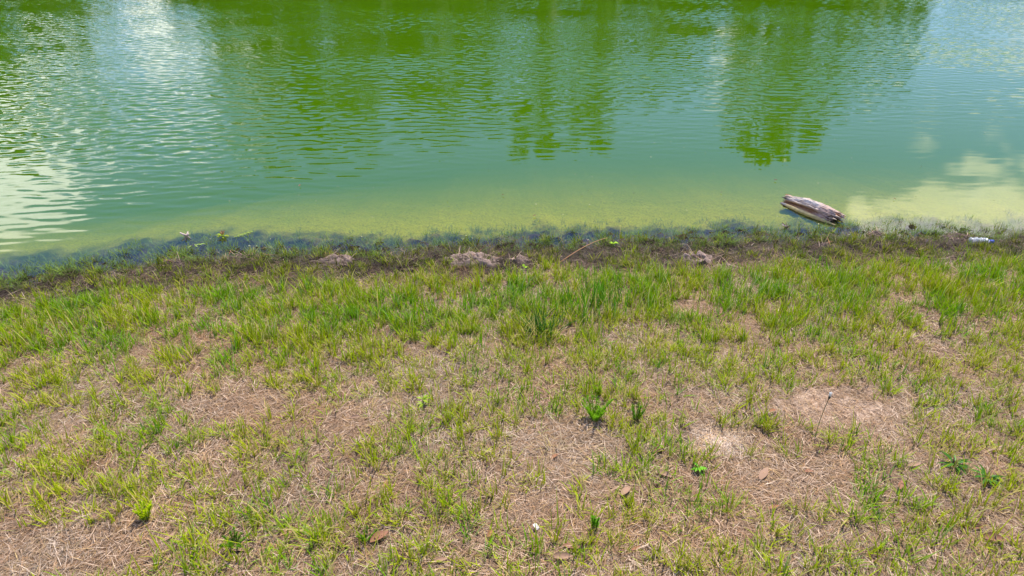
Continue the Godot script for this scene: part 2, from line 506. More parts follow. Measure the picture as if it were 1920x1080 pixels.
func build_grass() -> void:
	var green_m := tinted(0.6, 0.75, 0.1)
	var straw_m := tinted(0.75, 0.15, 0.35)
	rng.seed = 900
	# flat dead straw: little mats of crossing stalks
	var mats := []
	for k in 6:
		var b := Buf.new()
		var main := 0.0
		for s in 80:
			var a := main + rng.randfn() * 0.6 + (PI if s % 2 else 0.0)
			var p := Vector3(rng.randfn() * 0.07, rng.randf_range(0.0, 0.009), rng.randfn() * 0.07)
			var g := rng.randf_range(0.4, 1.5)
			var col := lin(0.26 * g, 0.182 * g, 0.128 * g)
			var r := rng.randf()
			if r < 0.25: col = lin(0.41 * g, 0.325 * g, 0.27 * g)
			elif r < 0.45: col = lin(0.26 * g, 0.155 * g, 0.085 * g)
			elif r < 0.52: col = lin(0.34 * g, 0.24 * g, 0.12 * g)
			b.blade(p, a, rng.randf_range(0.02, 0.085), rng.randf_range(0.0013, 0.0026), rng.randf_range(1.38, 1.6), rng.randf_range(-0.1, 0.25), col, col, 3, rng.randfn() * 0.9, 3.0)
		mats.append(b.mesh())
	var pl := [[], [], [], [], [], []]
	var tn := [[], [], [], [], [], []]
	for k in 20000:
		var x := rng.randf_range(-6.2, 6.2)
		var z := rng.randf_range(-6.0, -1.3)
		var d := z - shore_z(x)
		if not in_reach(x, z) or d < -0.12: continue
		var v := k % 6
		var sc := rng.randf_range(0.7, 1.35)
		var bs := Basis(Vector3.UP, n_patch.get_noise_2d(x * 1.6 + 40.0, z * 1.6) * 7.0 + rng.randfn() * 0.45).scaled(Vector3(sc, sc, sc))
		pl[v].append(Transform3D(bs, on_ground(x, z) + Vector3(0, 0.002, 0)))
		var wet := 1.0 - smoothstep(0.35, 0.8, d + 0.3 * n_mid.get_noise_2d(x, z))
		var g := rng.randf_range(0.75, 1.2) * lerpf(1.0, 0.14 if rng.randf() < 0.82 else 0.7, wet)
		var red := n_patch.get_noise_2d(x * 1.3 + 9.0, z * 1.3)
		var web := hole(x, z, 1.12, -2.97, 0.2, 0.13)
		g *= 1.0 + 0.9 * web
		if rng.randf() < maxf(wet * 0.25, 0.65 * hole(x, z, 1.95, -3.25, 0.42, 0.26) + 0.6 * hole(x, z, 1.12, -2.95, 0.22, 0.14)):
			pl[v].pop_back()
			continue
		tn[v].append(Color(g, g * (0.95 - 0.12 * red), g * (0.84 - 0.2 * red)))
	for v in 6:
		stuff("dead_straw", mats[v], straw_m, pl[v], tn[v], "matted dead straw and old stalks lying flat over the bank", "dead grass")
	# living grass tufts
	var tufts := []
	for k in 10:
		var b := Buf.new()
		var count: int = [5, 6, 7, 8, 5, 9, 6, 7, 10, 4][k]
		for s in count:
			var a := rng.randf() * TAU
			var p := Vector3(rng.randfn() * 0.012, -0.006, rng.randfn() * 0.012)
			var dead := rng.randf() < 0.22
			var g := rng.randf_range(0.75, 1.2)
			var low := lin(0.31 * g, 0.33 * g, 0.02 * g)
			var high := lin(0.33 * g, 0.46 * g, 0.006 * g)
			if dead:
				low = lin(0.40 * g, 0.33 * g, 0.10 * g); high = lin(0.46 * g, 0.40 * g, 0.13 * g)
			var tall := k >= 6
			b.blade(p, a, rng.randf_range(0.06, 0.135) * (1.35 if tall else 1.0), rng.randf_range(0.0042, 0.0092), rng.randf_range(0.05, 0.75) if tall else rng.randf_range(0.2, 1.15), rng.randf_range(0.1, 1.0), low, high, 4, rng.randfn() * 0.5)
		tufts.append(b.mesh())
	var gp := []
	var gt := []
	for k in 10: gp.append([]); gt.append([])
	for k in 66000:
		var x := rng.randf_range(-6.2, 6.2)
		var z := rng.randf_range(-6.3, -1.3)
		var d := z - shore_z(x)
		if not in_reach(x, z) or d < -0.3: continue
		var g := greenness(x, z)
		if d < 0.0: g *= 0.6
		g *= clampf(0.95 + 1.6 * n_clump.get_noise_2d(x, z), 0.15, 1.5)
		if rng.randf() > g: continue
		var band := smoothstep(0.4, 0.8, d) * (1.0 - smoothstep(1.2, 2.0, d))
		var v := rng.randi() % 6
		if rng.randf() < 0.25 + 0.35 * band: v = 6 + rng.randi() % 4
		var lush := 0.1 + 0.35 * band + 0.8 * n_patch.get_noise_2d(x * 1.7 + 20.0, z * 1.7)
		var wet := 1.0 - smoothstep(0.28, 0.75, d + 0.2 * n_mid.get_noise_2d(x, z))
		var sc := rng.randf_range(0.55, 1.1) * (1.0 + 0.15 * band) * (1.0 - 0.22 * wet)
		gp[v].append(Transform3D(Basis(Vector3.UP, rng.randf() * TAU).scaled(Vector3(sc, sc, sc)), on_ground(x, z)))
		var c := Color(1.0, 0.95, 1.0).lerp(Color(0.42, 0.80, 0.7), clampf(lush + rng.randfn() * 0.35, 0, 1))
		if wet > 0.05 and rng.randf() < 0.75: c = c.lerp(Color(0.19, 0.2, 0.4) if rng.randf() < 0.7 else Color(0.8, 0.75, 1.6), wet * 0.85)
		gt[v].append(c)
	for v in 10:
		stuff("grass", tufts[v], green_m, gp[v], gt[v], "short yellow-green grass growing through the dead straw on the bank" if v < 6 else "taller green grass blades of the bank, thickest behind the muddy edge", "grass")
	# grass drowned at the water's edge
	var wet_tufts := []
	for k in 4:
		var b := Buf.new()
		for s in 7:
			var a := rng.randf() * TAU
			var g := rng.randf_range(0.7, 1.2)
			b.blade(Vector3(rng.randfn() * 0.02, -0.005, rng.randfn() * 0.02), a, rng.randf_range(0.05, 0.12), rng.randf_range(0.003, 0.005), rng.randf_range(0.5, 1.3), rng.randf_range(0.4, 1.2), lin(0.05 * g, 0.07 * g, 0.02 * g), lin(0.20 * g, 0.32 * g, 0.05 * g), 5, rng.randfn() * 0.5)
		wet_tufts.append(b.mesh())
	var wp := [[], [], [], []]
	var wt := [[], [], [], []]
	for k in 8000:
		var x := rng.randf_range(-6.6, 6.6)
		var o := pow(rng.randf(), 1.2) * (0.5 + 0.4 * rng.randf()) - 0.05
		var z := shore_z(x) - o
		if n_mid.get_noise_2d(x * 1.6 - 9.0, z * 1.6) < -0.12 + 0.3 * (o - 0.2): continue
		var sc := rng.randf_range(0.6, 1.1) * (1.0 + 0.3 * smoothstep(-1.5, -4.0, x))
		wp[k % 4].append(Transform3D(Basis(Vector3.UP, rng.randf() * TAU).scaled(Vector3(sc, sc, sc)), on_ground(x, z)))
		var g := rng.randf_range(0.7, 1.25)
		wt[k % 4].append(Color(g, g, g))
	for v in 4:
		stuff("water_grass", wet_tufts[v], green_m, wp[v], wt[v], "thin drowned grass standing in the shallow water along the shore", "water grass")

# ---------------------------------------------------------------- driftwood log
func build_log() -> void:
	var n := noise(41, 1.0, 4)
	var wood_m := tinted(0.85, 0.0, 0.3)
	var o := thing("driftwood_log", Vector3(3.09, 0.0, -6.70), atan2(-0.59, 0.36), "weathered grey and red-brown driftwood log floating in the shallows with splintered ends", "log")
	var b := Buf.new()
	var rings := 96
	var sides := 168
	rng.seed = 12
	var cracks := []
	for k in 18:
		var from := rng.randf_range(-0.1, 0.75)
		cracks.append([rng.randf_range(0.1, 3.0), from, from + rng.randf_range(0.2, 0.6), rng.randf_range(0.10, 0.24), rng.randf_range(-0.3, 0.3)])
	var rows := []
	for j in rings + 1:
		var t := float(j) / rings
		var row := []
		for i in sides:
			var a := TAU * i / sides
			var ca := cos(a)   # towards +z: the side that faces the near bank
			var sa := sin(a)
			var fib := n.get_noise_2d(i * 1.15 if i < 84 else (168 - i) * 1.15, t * 3.0)
			var fib2 := n.get_noise_2d((i if i < 84 else 168 - i) * 3.5 + 300.0, t * 5.0 + 20.0)
			var end := minf(t, 1.0 - t)
			var body := lerpf(0.70, 1.0, smoothstep(0.0, 0.4, t)) * lerpf(1.0, 0.80, smoothstep(0.75, 1.0, t))
			var rz := 0.098 * body
			var ry := 0.088 * body
			var f := 1.0 + 0.12 * fib + 0.10 * fib2
			# the long dark split along the top and the undercut on the near side
			var split := exp(-pow((a - 1.05 - 0.25 * (t - 0.4)) / 0.2, 2.0)) * smoothstep(0.12, 0.3, t) * (1.0 - smoothstep(0.55, 0.72, t))
			var under := exp(-pow((a - 0.30) / 0.2, 2.0)) * smoothstep(0.02, 0.15, t) * (1.0 - smoothstep(0.7, 0.92, t))
			var knot := exp(-pow((a - 1.0) / 0.2, 2.0) - pow((t - 0.62) / 0.05, 2.0))
			f -= 0.66 * split + 0.5 * under + 0.4 * knot
			for cr in cracks:
				f -= cr[3] * exp(-pow((a - cr[0] - cr[4] * (t - 0.5)) / 0.035, 2.0)) * smoothstep(cr[1], cr[1] + 0.08, t) * (1.0 - smoothstep(cr[2] - 0.08, cr[2], t))
			f *= 1.0 - 0.35 * smoothstep(0.06, 0.0, end)
			var x := (t - 0.5) * 0.58 + (0.12 * fib2 + 0.08 * fib) * smoothstep(0.2, 0.0, end) * (1.0 if t > 0.5 else -1.0)
			var p := Vector3(x, sa * ry * f + 0.012 * sin(t * 3.0), ca * rz * f)
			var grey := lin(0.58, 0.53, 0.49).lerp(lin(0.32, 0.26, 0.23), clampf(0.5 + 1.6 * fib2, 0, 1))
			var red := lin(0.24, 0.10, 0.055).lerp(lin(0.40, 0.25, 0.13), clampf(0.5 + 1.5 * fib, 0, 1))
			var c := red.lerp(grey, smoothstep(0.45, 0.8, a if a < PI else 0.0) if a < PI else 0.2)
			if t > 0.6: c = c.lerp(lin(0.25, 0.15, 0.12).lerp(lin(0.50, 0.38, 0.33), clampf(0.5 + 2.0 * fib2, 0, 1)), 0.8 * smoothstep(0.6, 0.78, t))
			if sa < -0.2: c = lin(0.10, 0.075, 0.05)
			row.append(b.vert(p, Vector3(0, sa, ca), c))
		rows.append(row)
	for j in rings:
		for i in sides: b.quad(rows[j][i], rows[j][(i + 1) % sides], rows[j + 1][(i + 1) % sides], rows[j + 1][i])
	for e in [0, rings]:
		var mid := b.vert(Vector3((float(e) / rings - 0.5) * 0.52, 0, 0), Vector3(-1 if e == 0 else 1, 0, 0), lin(0.06, 0.04, 0.03))
		for i in sides: b.tri(mid, rows[e][i], rows[e][(i + 1) % sides])
	var st := SurfaceTool.new()
	st.create_from(b.mesh(), 0)
	st.generate_normals()
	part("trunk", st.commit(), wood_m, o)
	# the pale slab that has come loose along the waterline
	var s := Buf.new()
	var prev := []
	for j in 25:
		var t := j / 24.0
		var x := lerpf(-0.30, 0.36, t)
		var w := 0.019 * sin(PI * clampf(0.1 + 0.86 * t, 0, 1)) + 0.004 * n.get_noise_1d(j * 4.0)
		var z := 0.093 + 0.018 * sin(t * 3.0) + 0.004 * n.get_noise_1d(j * 3.0 + 70)
		var y := 0.002 - 0.018 * t
		var g := 1.0 + 0.35 * n.get_noise_1d(j * 9.0 + 11)
		var c := lin(0.56 * g, 0.43 * g, 0.21 * g) if t > 0.12 else lin(0.4, 0.34, 0.3)
		var row := [s.vert(Vector3(x, y + w, z - 0.012), Vector3(0, 0.7, 0.7), c), s.vert(Vector3(x, y, z + 0.012), Vector3(0, 0.3, 1), c), s.vert(Vector3(x, y - w, z + 0.005), Vector3(0, -0.6, 0.8), c), s.vert(Vector3(x, y, z - 0.02), Vector3(0, 0, -1), c)]
		if j:
			for k in 4: s.quad(prev[k], prev[(k + 1) % 4], row[(k + 1) % 4], row[k])
		prev = row
	part("loose_slab", s, wood_m, o)
	rng.seed = 4
	for k in 11:
		var sp := Buf.new()
		var side := -1.0 if k < 4 else 1.0
		var a := rng.randf_range(0.1, 2.6)
		var p := Vector3(side * rng.randf_range(0.23, 0.27), sin(a) * 0.062, cos(a) * 0.066)
		var q := p + Vector3(side * rng.randf_range(0.06, 0.12), rng.randf_range(-0.02, 0.012), rng.randf_range(-0.015, 0.025))
		var c := lin(0.45, 0.36, 0.28) if k % 2 else lin(0.3, 0.15, 0.09)
		sp.tube([p, p.lerp(q, 0.6) + Vector3(0, 0.003, 0), q], [0.011, 0.008, 0.002], 6, c, c)
		part("splinter", sp, wood_m, o)

# ---------------------------------------------------------------- bottle
func lathe(prof: Array, sides: int, dent: Callable, col: Color) -> Buf:   # profile of (x along, radius); lies along x
	var b := Buf.new()
	var prev := []
	for k in prof.size():
		var row := []
		for i in sides:
			var a := TAU * i / sides
			var rr: float = prof[k].y * dent.call(prof[k].x, a)
			row.append(b.vert(Vector3(prof[k].x, sin(a) * rr, cos(a) * rr), Vector3(0, sin(a), cos(a)), col))
		if k:
			for i in sides: b.quad(prev[i], prev[(i + 1) % sides], row[(i + 1) % sides], row[i])
		prev = row
	return b

func renormal(b: Buf) -> ArrayMesh:
	var st := SurfaceTool.new()
	st.create_from(b.mesh(), 0)
	st.generate_normals()
	return st.commit()

func build_bottle() -> void:
	var at := on_ground(4.20, -5.82) + Vector3(0, 0.036, 0)
	var o := thing("plastic_bottle", at, -0.06, "crumpled clear plastic drink bottle with a blue cap lying at the water's edge", "bottle")
	var prof := []
	for k in 46:
		var t := k / 45.0
		var x := t * 0.20
		var rad := 0.034
		if t < 0.06: rad = 0.034 * sqrt(maxf(0.02, t / 0.06)) * 0.95
		elif t > 0.72: rad = lerpf(0.034, 0.0125, smoothstep(0.72, 0.95, t))
		if t > 0.1 and t < 0.68: rad *= 1.0 + 0.045 * sin(t * 70.0)
		prof.append(Vector2(x, rad))
	var n := noise(51, 9.0, 2)
	var dent := func(x: float, a: float) -> float: return 1.0 + 0.28 * n.get_noise_2d(x * 4.0, sin(a) * 0.12) - 0.2 * exp(-pow((x - 0.09) / 0.018, 2.0)) * maxf(0.0, sin(a))
	var plastic := StandardMaterial3D.new()
	plastic.transparency = BaseMaterial3D.TRANSPARENCY_ALPHA
	plastic.albedo_color = Color(0.86, 0.89, 0.92, 0.42)
	plastic.roughness = 0.12
	plastic.metallic_specular = 0.5
	part("bottle_body", renormal(lathe(prof, 40, dent, Color.WHITE)), plastic, o)
	var blue := StandardMaterial3D.new()
	blue.albedo_color = Color(0.10, 0.27, 0.72)
	blue.roughness = 0.4
	var cp := [Vector2(0.188, 0.0), Vector2(0.188, 0.0165), Vector2(0.2165, 0.0165), Vector2(0.219, 0.014), Vector2(0.219, 0.0)]
	var knurl := func(_x: float, a: float) -> float: return 1.0 + 0.03 * signf(sin(a * 20.0))
	part("cap", renormal(lathe(cp, 80, knurl, Color.WHITE)), blue, o)
	var ring := [Vector2(0.180, 0.0128), Vector2(0.180, 0.0165), Vector2(0.185, 0.0165), Vector2(0.185, 0.0128)]
	part("neck_ring", renormal(lathe(ring, 40, func(_x: float, _a: float) -> float: return 1.0, Color.WHITE)), blue, o)

# ---------------------------------------------------------------- clods of mud and dead roots at the edge
func build_mounds() -> void:
	var mud_m := tinted(0.95, 0.0, 0.2)
	var straw_m := tinted(0.8, 0.1, 0.3)
	var n := noise(61, 1.0, 4)
	var list := [
		[1.60, -5.47, 0.23, 0.15, 0.10, 0.55, "largest pinkish brown clod of mud and roots right of centre at the water's edge"],
		[1.83, -5.28, 0.15, 0.10, 0.045, 0.42, "flat grey-brown clod just before the largest clod"],
		[2.22, -5.66, 0.13, 0.07, 0.05, 0.36, "small rusty clod behind grass right of the largest clod"],
		[4.17, -5.93, 0.17, 0.12, 0.05, 0.24, "dark crusty slab of mud left of the plastic bottle"],
		[3.44, -6.05, 0.08, 0.06, 0.05, 0.34, "small tuft of root and mud standing in the water between log and bottle"],
		[2.87, -5.72, 0.13, 0.08, 0.045, 0.26, "dark low clod on the shore below the driftwood log"],
		[-0.33, -5.40, 0.26, 0.12, 0.06, 0.50, "wide pale mound of dead straw at the water's edge left of centre"],
		[0.06, -5.42, 0.12, 0.09, 0.05, 0.40, "narrow greyish clod next to the wide pale mound"],
		[-1.03, -5.47, 0.24, 0.09, 0.055, 0.26, "long dark clod with roots left of the wide pale mound"],
		[-1.52, -5.43, 0.17, 0.09, 0.04, 0.38, "pinkish low clod at the edge in the left half"],
		[-2.42, -5.52, 0.18, 0.10, 0.06, 0.34, "brown clod with reddish stems below the yellow-green water plant"],
		[-2.93, -5.40, 0.14, 0.08, 0.05, 0.20, "dark clod furthest left along the water's edge"]]
	for m in list:
		var o := thing("mud_clod", Vector3(m[0], ground_y(m[0], m[1]) - 0.012, m[1]), 0.0, m[6], "clod", "clods of mud along the water's edge")
		var b := Buf.new()
		var rows := []
		var br: float = m[5]
		for j in 27:
			var t := j / 26.0
			var row := []
			for i in 60:
				var a := TAU * i / 60.0
				var edge := 1.0 + 0.55 * n.get_noise_3d(cos(a) * 1.3 + m[0] * 7.0, sin(a) * 1.3, m[1] * 5.0)
				var px: float = cos(a) * m[2] * t * edge
				var pz: float = sin(a) * m[3] * t * edge
				var lump := n.get_noise_3d(px * 14.0 + m[0] * 9.0, pz * 14.0, 3.0)
				var fine := n.get_noise_3d(px * 55.0, pz * 55.0, m[0] * 3.0)
				var y: float = m[4] * (1.0 - pow(t, 2.4)) * (0.85 + 0.7 * lump) + 0.016 * fine * (1.0 - t * t)
				var c := lin(0.06, 0.045, 0.036).lerp(lin(br * 0.56, br * 0.42, br * 0.36), clampf(0.45 + 1.1 * lump + 1.0 * fine, 0, 1))
				row.append(b.vert(Vector3(px, y, pz), Vector3.UP, c))
			rows.append(row)
		for j in 26:
			for i in 60: b.quad(rows[j][i], rows[j][(i + 1) % 60], rows[j + 1][(i + 1) % 60], rows[j + 1][i])
		part("mud", renormal(b), mud_m, o)
		rng.seed = int(m[0] * 1000.0) + 5000
		for k in 16:
			var s := Buf.new()
			var a := rng.randf() * TAU
			var q := sqrt(rng.randf()) * 0.85
			var g := rng.randf_range(0.5, 1.15)
			var c := lin(0.42 * g, 0.31 * g, 0.22 * g)
			if k % 5 == 0: c = lin(0.3 * g, 0.14 * g, 0.07 * g)
			s.blade(Vector3(cos(a) * m[2] * q, m[4] * (1.0 - q * q) * 0.95, sin(a) * m[3] * q), rng.randf() * TAU, rng.randf_range(0.05, 0.13), rng.randf_range(0.003, 0.006), rng.randf_range(0.9, 1.5), rng.randf_range(0.0, 0.6), c, c, 4, 0.4, 3.0)
			part("dead_stalk", s, straw_m, o)

# ---------------------------------------------------------------- single plants
func tuft(called: String, x: float, z: float, count: int, length: float, width: float, low: Color, high: Color, lean: Vector2, label: String, category: String, group := "", radius := 0.0) -> void:
	var m := tinted(0.55, 0.9, 0.25)
	var o := thing(called, on_ground(x, z) - Vector3(0, 0.005, 0), 0.0, label, category, group)
	rng.seed = int(x * 1000.0) * 31 + int(z * 1000.0)
	for k in count:
		var b := Buf.new()
		var g := rng.randf_range(0.75, 1.2)
		var r2 := radius if radius > 0.0 else length * 0.12 + count * 0.0006
		var l := low * g
		var h := high * g
		if rng.randf() < 0.2:
			l = lin(0.42, 0.36, 0.12); h = lin(0.48, 0.42, 0.15)
		b.blade(Vector3(rng.randfn() * r2, 0, rng.randfn() * r2), TAU * k / count + rng.randfn() * 0.4, length * rng.randf_range(0.6, 1.15), width * rng.randf_range(0.7, 1.2), rng.randf_range(lean.x, lean.y), rng.randf_range(0.1, 0.9), l, h, 5, rng.randfn() * 0.4)
		part("blade", b, m, o)

func feathery(x: float, z: float, stems: int, height: float, spread: float, col: Color, label: String) -> void:
	var m := tinted(0.6, 0.9, 0.2)
	var o := thing("feathery_weed", on_ground(x, z), 0.0, label, "weed", "bright feathery weeds on the bank")
	rng.seed = int(x * 1000.0) * 17 + int(z * 1000.0)
	for k in stems:
		var a := TAU * k / stems + rng.randfn() * 0.3
		var top := Vector3(cos(a) * spread * rng.randf_range(0.3, 1.0), height * rng.randf_range(0.65, 1.1), sin(a) * spread * rng.randf_range(0.3, 1.0))
		var base := Vector3(cos(a), 0, sin(a)) * 0.008
		var st := Buf.new()
		st.tube([base, base.lerp(top, 0.5) + Vector3(0, height * 0.08, 0), top], [0.0022, 0.0017, 0.0008], 5, lin(0.22, 0.26, 0.06), lin(0.18, 0.32, 0.03))
		var s := part("stem", st, m, o)
		var f := Buf.new()
		for q in 90:
			var t := rng.randf_range(0.12, 1.0)
			var p := base.lerp(top, t) + Vector3(0, height * 0.08 * 4.0 * t * (1.0 - t) * 0.9, 0)
			var g := rng.randf_range(0.75, 1.3)
			f.blade(p, rng.randf() * TAU, height * rng.randf_range(0.14, 0.26) * (1.15 - 0.5 * t), 0.0036, rng.randf_range(0.2, 1.1), rng.randf_range(-0.4, 0.3), col * g, Color(col.r * 1.5 * g, col.g * 1.15 * g, col.b * g), 2)
		part("frond", f, m, s)

func broadleaf(called: String, at: Vector3, leaves: int, length: float, width: float, rise: float, col: Color, label: String, group := "") -> Node3D:
	var m := tinted(0.45, 0.7, 0.35)
	var o := thing(called, at, 0.0, label, "plant", group)
	rng.seed = int(at.x * 1000.0) * 13 + int(at.z * 1000.0)
	for k in leaves:
		var b := Buf.new()
		var a := TAU * k / leaves * 1.618 + rng.randfn() * 0.3
		var up := rng.randf_range(0.1, 0.8)
		var along := Vector3(cos(a) * cos(up), sin(up), sin(a) * cos(up))
		var g := rng.randf_range(0.8, 1.2)
		var base := Vector3(cos(a) * length * 0.25, rise * rng.randf_range(0.3, 1.0), sin(a) * length * 0.25)
		var st := Buf.new()
		st.tube([Vector3(0, -0.004, 0), base * Vector3(0.5, 0.6, 0.5), base], [0.0016, 0.0013, 0.001], 5, lin(0.2, 0.22, 0.06), col)
		b.leaf(base, along, Vector3.UP, length * rng.randf_range(0.75, 1.15), width * rng.randf_range(0.8, 1.15), 0.35, col * g, Color(col.r * 1.25 * g, col.g * 1.1 * g, col.b * g))
		var l := part("leaf", b, m, o)
		part("stalk", st, m, l)
	return o

func build_plants() -> void:
	var bright := lin(0.15, 0.37, 0.012)
	feathery(0.47, -3.12, 16, 0.145, 0.12, bright, "largest feathery bright-green weed, right of centre, with two yellow-tipped plumes")
	feathery(0.70, -3.10, 7, 0.12, 0.05, lin(0.09, 0.25, 0.012), "small dark-green feathery weed just right of the largest feathery weed")
	feathery(-1.72, -2.36, 8, 0.11, 0.055, lin(0.36, 0.55, 0.008), "yellow-green feathery weed standing alone near the lower left corner")
	feathery(-1.25, -2.21, 10, 0.085, 0.09, lin(0.10, 0.27, 0.015), "low spreading green feathery weed at the bottom left, right of the yellow-green one")
	feathery(-0.66, -2.24, 9, 0.06, 0.055, lin(0.12, 0.30, 0.015), "tiny round feathery weed beside a long brown leaf at the bottom")
	feathery(0.38, -2.29, 5, 0.095, 0.022, lin(0.12, 0.36, 0.012), "slim upright feathery weed at the bottom centre, right of the white scrap")
	feathery(0.52, -3.36, 4, 0.11, 0.035, lin(0.2, 0.38, 0.012), "thin pale feathery weed behind the largest feathery weed")
	tuft("sedge_clump", 0.20, -4.12, 110, 0.23, 0.0085, lin(0.03, 0.09, 0.012), lin(0.035, 0.14, 0.015), Vector2(0.1, 1.1), "dark green sedge clump in the middle of the bank", "sedge", "sedge clumps in the middle of the bank", 0.055)
	tuft("sedge_clump", 0.62, -4.46, 150, 0.27, 0.0075, lin(0.08, 0.20, 0.012), lin(0.08, 0.30, 0.010), Vector2(0.02, 0.5), "tall upright green sedge clump behind and right of the dark clump", "sedge", "sedge clumps in the middle of the bank", 0.12)
	tuft("sedge_clump", 0.33, -4.52, 60, 0.20, 0.007, lin(0.15, 0.26, 0.015), lin(0.17, 0.36, 0.012), Vector2(0.02, 0.6), "lighter sedge clump between the dark clump and the mud", "sedge", "sedge clumps in the middle of the bank", 0.10)
	var yg := lin(0.30, 0.35, 0.03)
	var yh := lin(0.26, 0.38, 0.015)
	var sp := "spreading grass tufts near the bottom of the picture"
	for t in [
		[-0.95, -2.25, 26, 0.17, 0.0095, "widest spreading grass tuft, at the bottom left of centre"],
		[-1.12, -2.30, 14, 0.12, 0.009, "grass tuft touching the left side of the widest tuft"],
		[-0.05, -2.30, 15, 0.14, 0.0095, "spreading grass tuft left of the white scrap at the bottom"],
		[-0.30, -2.49, 13, 0.13, 0.009, "arching yellow-green tuft above the tuft beside the white scrap"],
		[0.67, -2.52, 18, 0.15, 0.009, "spreading tuft with lying blades at the bottom, right of the slim feathery weed"],
		[1.58, -2.36, 17, 0.15, 0.009, "spreading tuft in the lower right, below the matted grey straw"],
		[1.78, -2.66, 14, 0.12, 0.008, "grass tuft between matted grey straw and the dark sprawling weed"],
		[-0.20, -2.62, 12, 0.12, 0.0085, "upright tuft among straw at lower middle"],
		[-0.62, -3.05, 14, 0.11, 0.007, "bright upright tuft left of centre, below the small broad-leaved plant"],
		[-0.74, -3.46, 18, 0.11, 0.007, "dense green tuft above the small broad-leaved plant"],
		[1.68, -2.98, 15, 0.11, 0.007, "tuft at the foot of the bare sandy patch by the white flower"],
		[-1.62, -2.66, 13, 0.12, 0.009, "dark upright tuft in the lower left above the yellow-green weed"],
		[1.86, -3.55, 16, 0.10, 0.007, "green tuft at the upper rim of the bare sandy patch"],
		[-1.06, -2.93, 14, 0.10, 0.0075, "low spreading tuft in the left half below the bare straw patch"],
		[1.72, -2.12, 12, 0.13, 0.011, "broad-bladed tuft at the bottom edge in the lower right"]]:
		tuft("grass_tuft", t[0], t[1], t[2], t[3], t[4], yg, yh, Vector2(0.25, 1.25), t[5], "grass tuft", sp)
	tuft("straw_tuft", 0.20, -2.88, 26, 0.13, 0.005, lin(0.44, 0.33, 0.20), lin(0.62, 0.50, 0.32), Vector2(0.3, 1.2), "pale dead tuft of standing straw in the lower middle", "dead grass", "pale dead tufts")
	tuft("straw_tuft", -0.03, -3.69, 22, 0.11, 0.005, lin(0.40, 0.31, 0.20), lin(0.55, 0.45, 0.28), Vector2(0.3, 1.2), "pale dead tuft below the dark sedge clump", "dead grass", "pale dead tufts")
	broadleaf("broadleaf_weed", on_ground(-0.52, -3.27), 11, 0.034, 0.015, 0.06, lin(0.22, 0.34, 0.02), "small yellow-green broad-leaved weed left of centre", "")
	broadleaf("broadleaf_weed", on_ground(0.96, -2.70), 15, 0.032, 0.016, 0.04, lin(0.12, 0.34, 0.02), "bright green broad-leaved weed right of the bottom centre below the whitish patch", "")
	for k in 2:
		broadleaf("sprawling_weed", on_ground(2.28 + 0.1 * k, -2.72 + 0.11 * k), 16, 0.065, 0.014, 0.035, lin(0.05, 0.16, 0.012), ["dark green sprawling weed near the right edge, upper half", "dark green sprawling weed near the right edge, lower half"][k], "dark sprawling weeds")
	broadleaf("pennywort", Vector3(0.92, 0.005, -5.74), 6, 0.034, 0.034, 0.07, lin(0.28, 0.50, 0.02), "bright round-leaved pennywort standing in the water at centre right", "pennyworts")
	broadleaf("pennywort", on_ground(0.10, -5.22), 4, 0.03, 0.03, 0.05, lin(0.28, 0.50, 0.03), "small round-leaved pennywort on the mud at the centre", "pennyworts")
	var wp := broadleaf("water_plant", Vector3(-2.74, 0.0, -6.02), 12, 0.05, 0.024, 0.018, lin(0.25, 0.36, 0.015), "yellow-green water plant with a withered brown tip floating left of centre", "water plants at the left")
	var tip := Buf.new()
	for k in 5:
		tip.leaf(Vector3(0, 0.02, 0), Vector3(cos(k * 1.3) * 0.5, 1.0, sin(k * 1.3) * 0.5).normalized(), Vector3(sin(k * 2.0), 0.3, cos(k * 2.0)).normalized(), 0.05, 0.018, 0.3, lin(0.36, 0.2, 0.09), lin(0.5, 0.3, 0.16))
	part("withered_tip", tip, tinted(0.8, 0.2, 0.3), wp)
	var trail := broadleaf("water_plant", Vector3(-2.56, 0.0, -6.06), 0, 0.05, 0.02, 0.0, lin(0.3, 0.5, 0.02), "trailing yellow-green water plant right of the one with the brown tip", "water plants at the left")
	var low := broadleaf("water_plant", Vector3(-2.93, -0.004, -5.87), 0, 0.05, 0.02, 0.0, lin(0.3, 0.5, 0.02), "pale green sprig just under the water below the grey stick", "water plants at the left")
	for k in 14:
		var b := Buf.new()
		var a := rng.randf_range(-0.9, 0.9) + (PI if k % 2 else 0.0)
		b.leaf(Vector3(0.009 * k - 0.06, 0.008, -0.010 * k + 0.06), Vector3(cos(a), 0.15, sin(a)).normalized(), Vector3.UP, 0.026, 0.011, 0.3, lin(0.22, 0.34, 0.02), lin(0.28, 0.38, 0.03))
		part("leaf", b, tinted(0.5, 0.6, 0.3), trail)
		if k < 8:
			var c := Buf.new()
			c.leaf(Vector3(0.014 * k - 0.05, -0.012, -0.008 * k + 0.03), Vector3(cos(a), 0.1, sin(a)).normalized(), Vector3.UP, 0.042, 0.018, 0.3, lin(0.34, 0.5, 0.03), lin(0.45, 0.56, 0.05))
			part("leaf", c, tinted(0.5, 0.6, 0.3), low)
	# the white flower on its tall thin stalk
	var f := thing("flower", on_ground(1.66, -2.96), 0.0, "white flower head on a tall thin stalk before the bare sandy patch", "flower")
	var st := Buf.new()
	var pts := []
	var rad := []
	for k in 7:
		var t := k / 6.0
		pts.append(Vector3(0.03 * t * t, 0.27 * t, -0.02 * t))
		rad.append(0.0021 - 0.0006 * t)
	st.tube(pts, rad, 6, lin(0.13, 0.17, 0.04), lin(0.07, 0.07, 0.03))
	part("stalk", st, tinted(0.6), f)
	var cup := Buf.new()
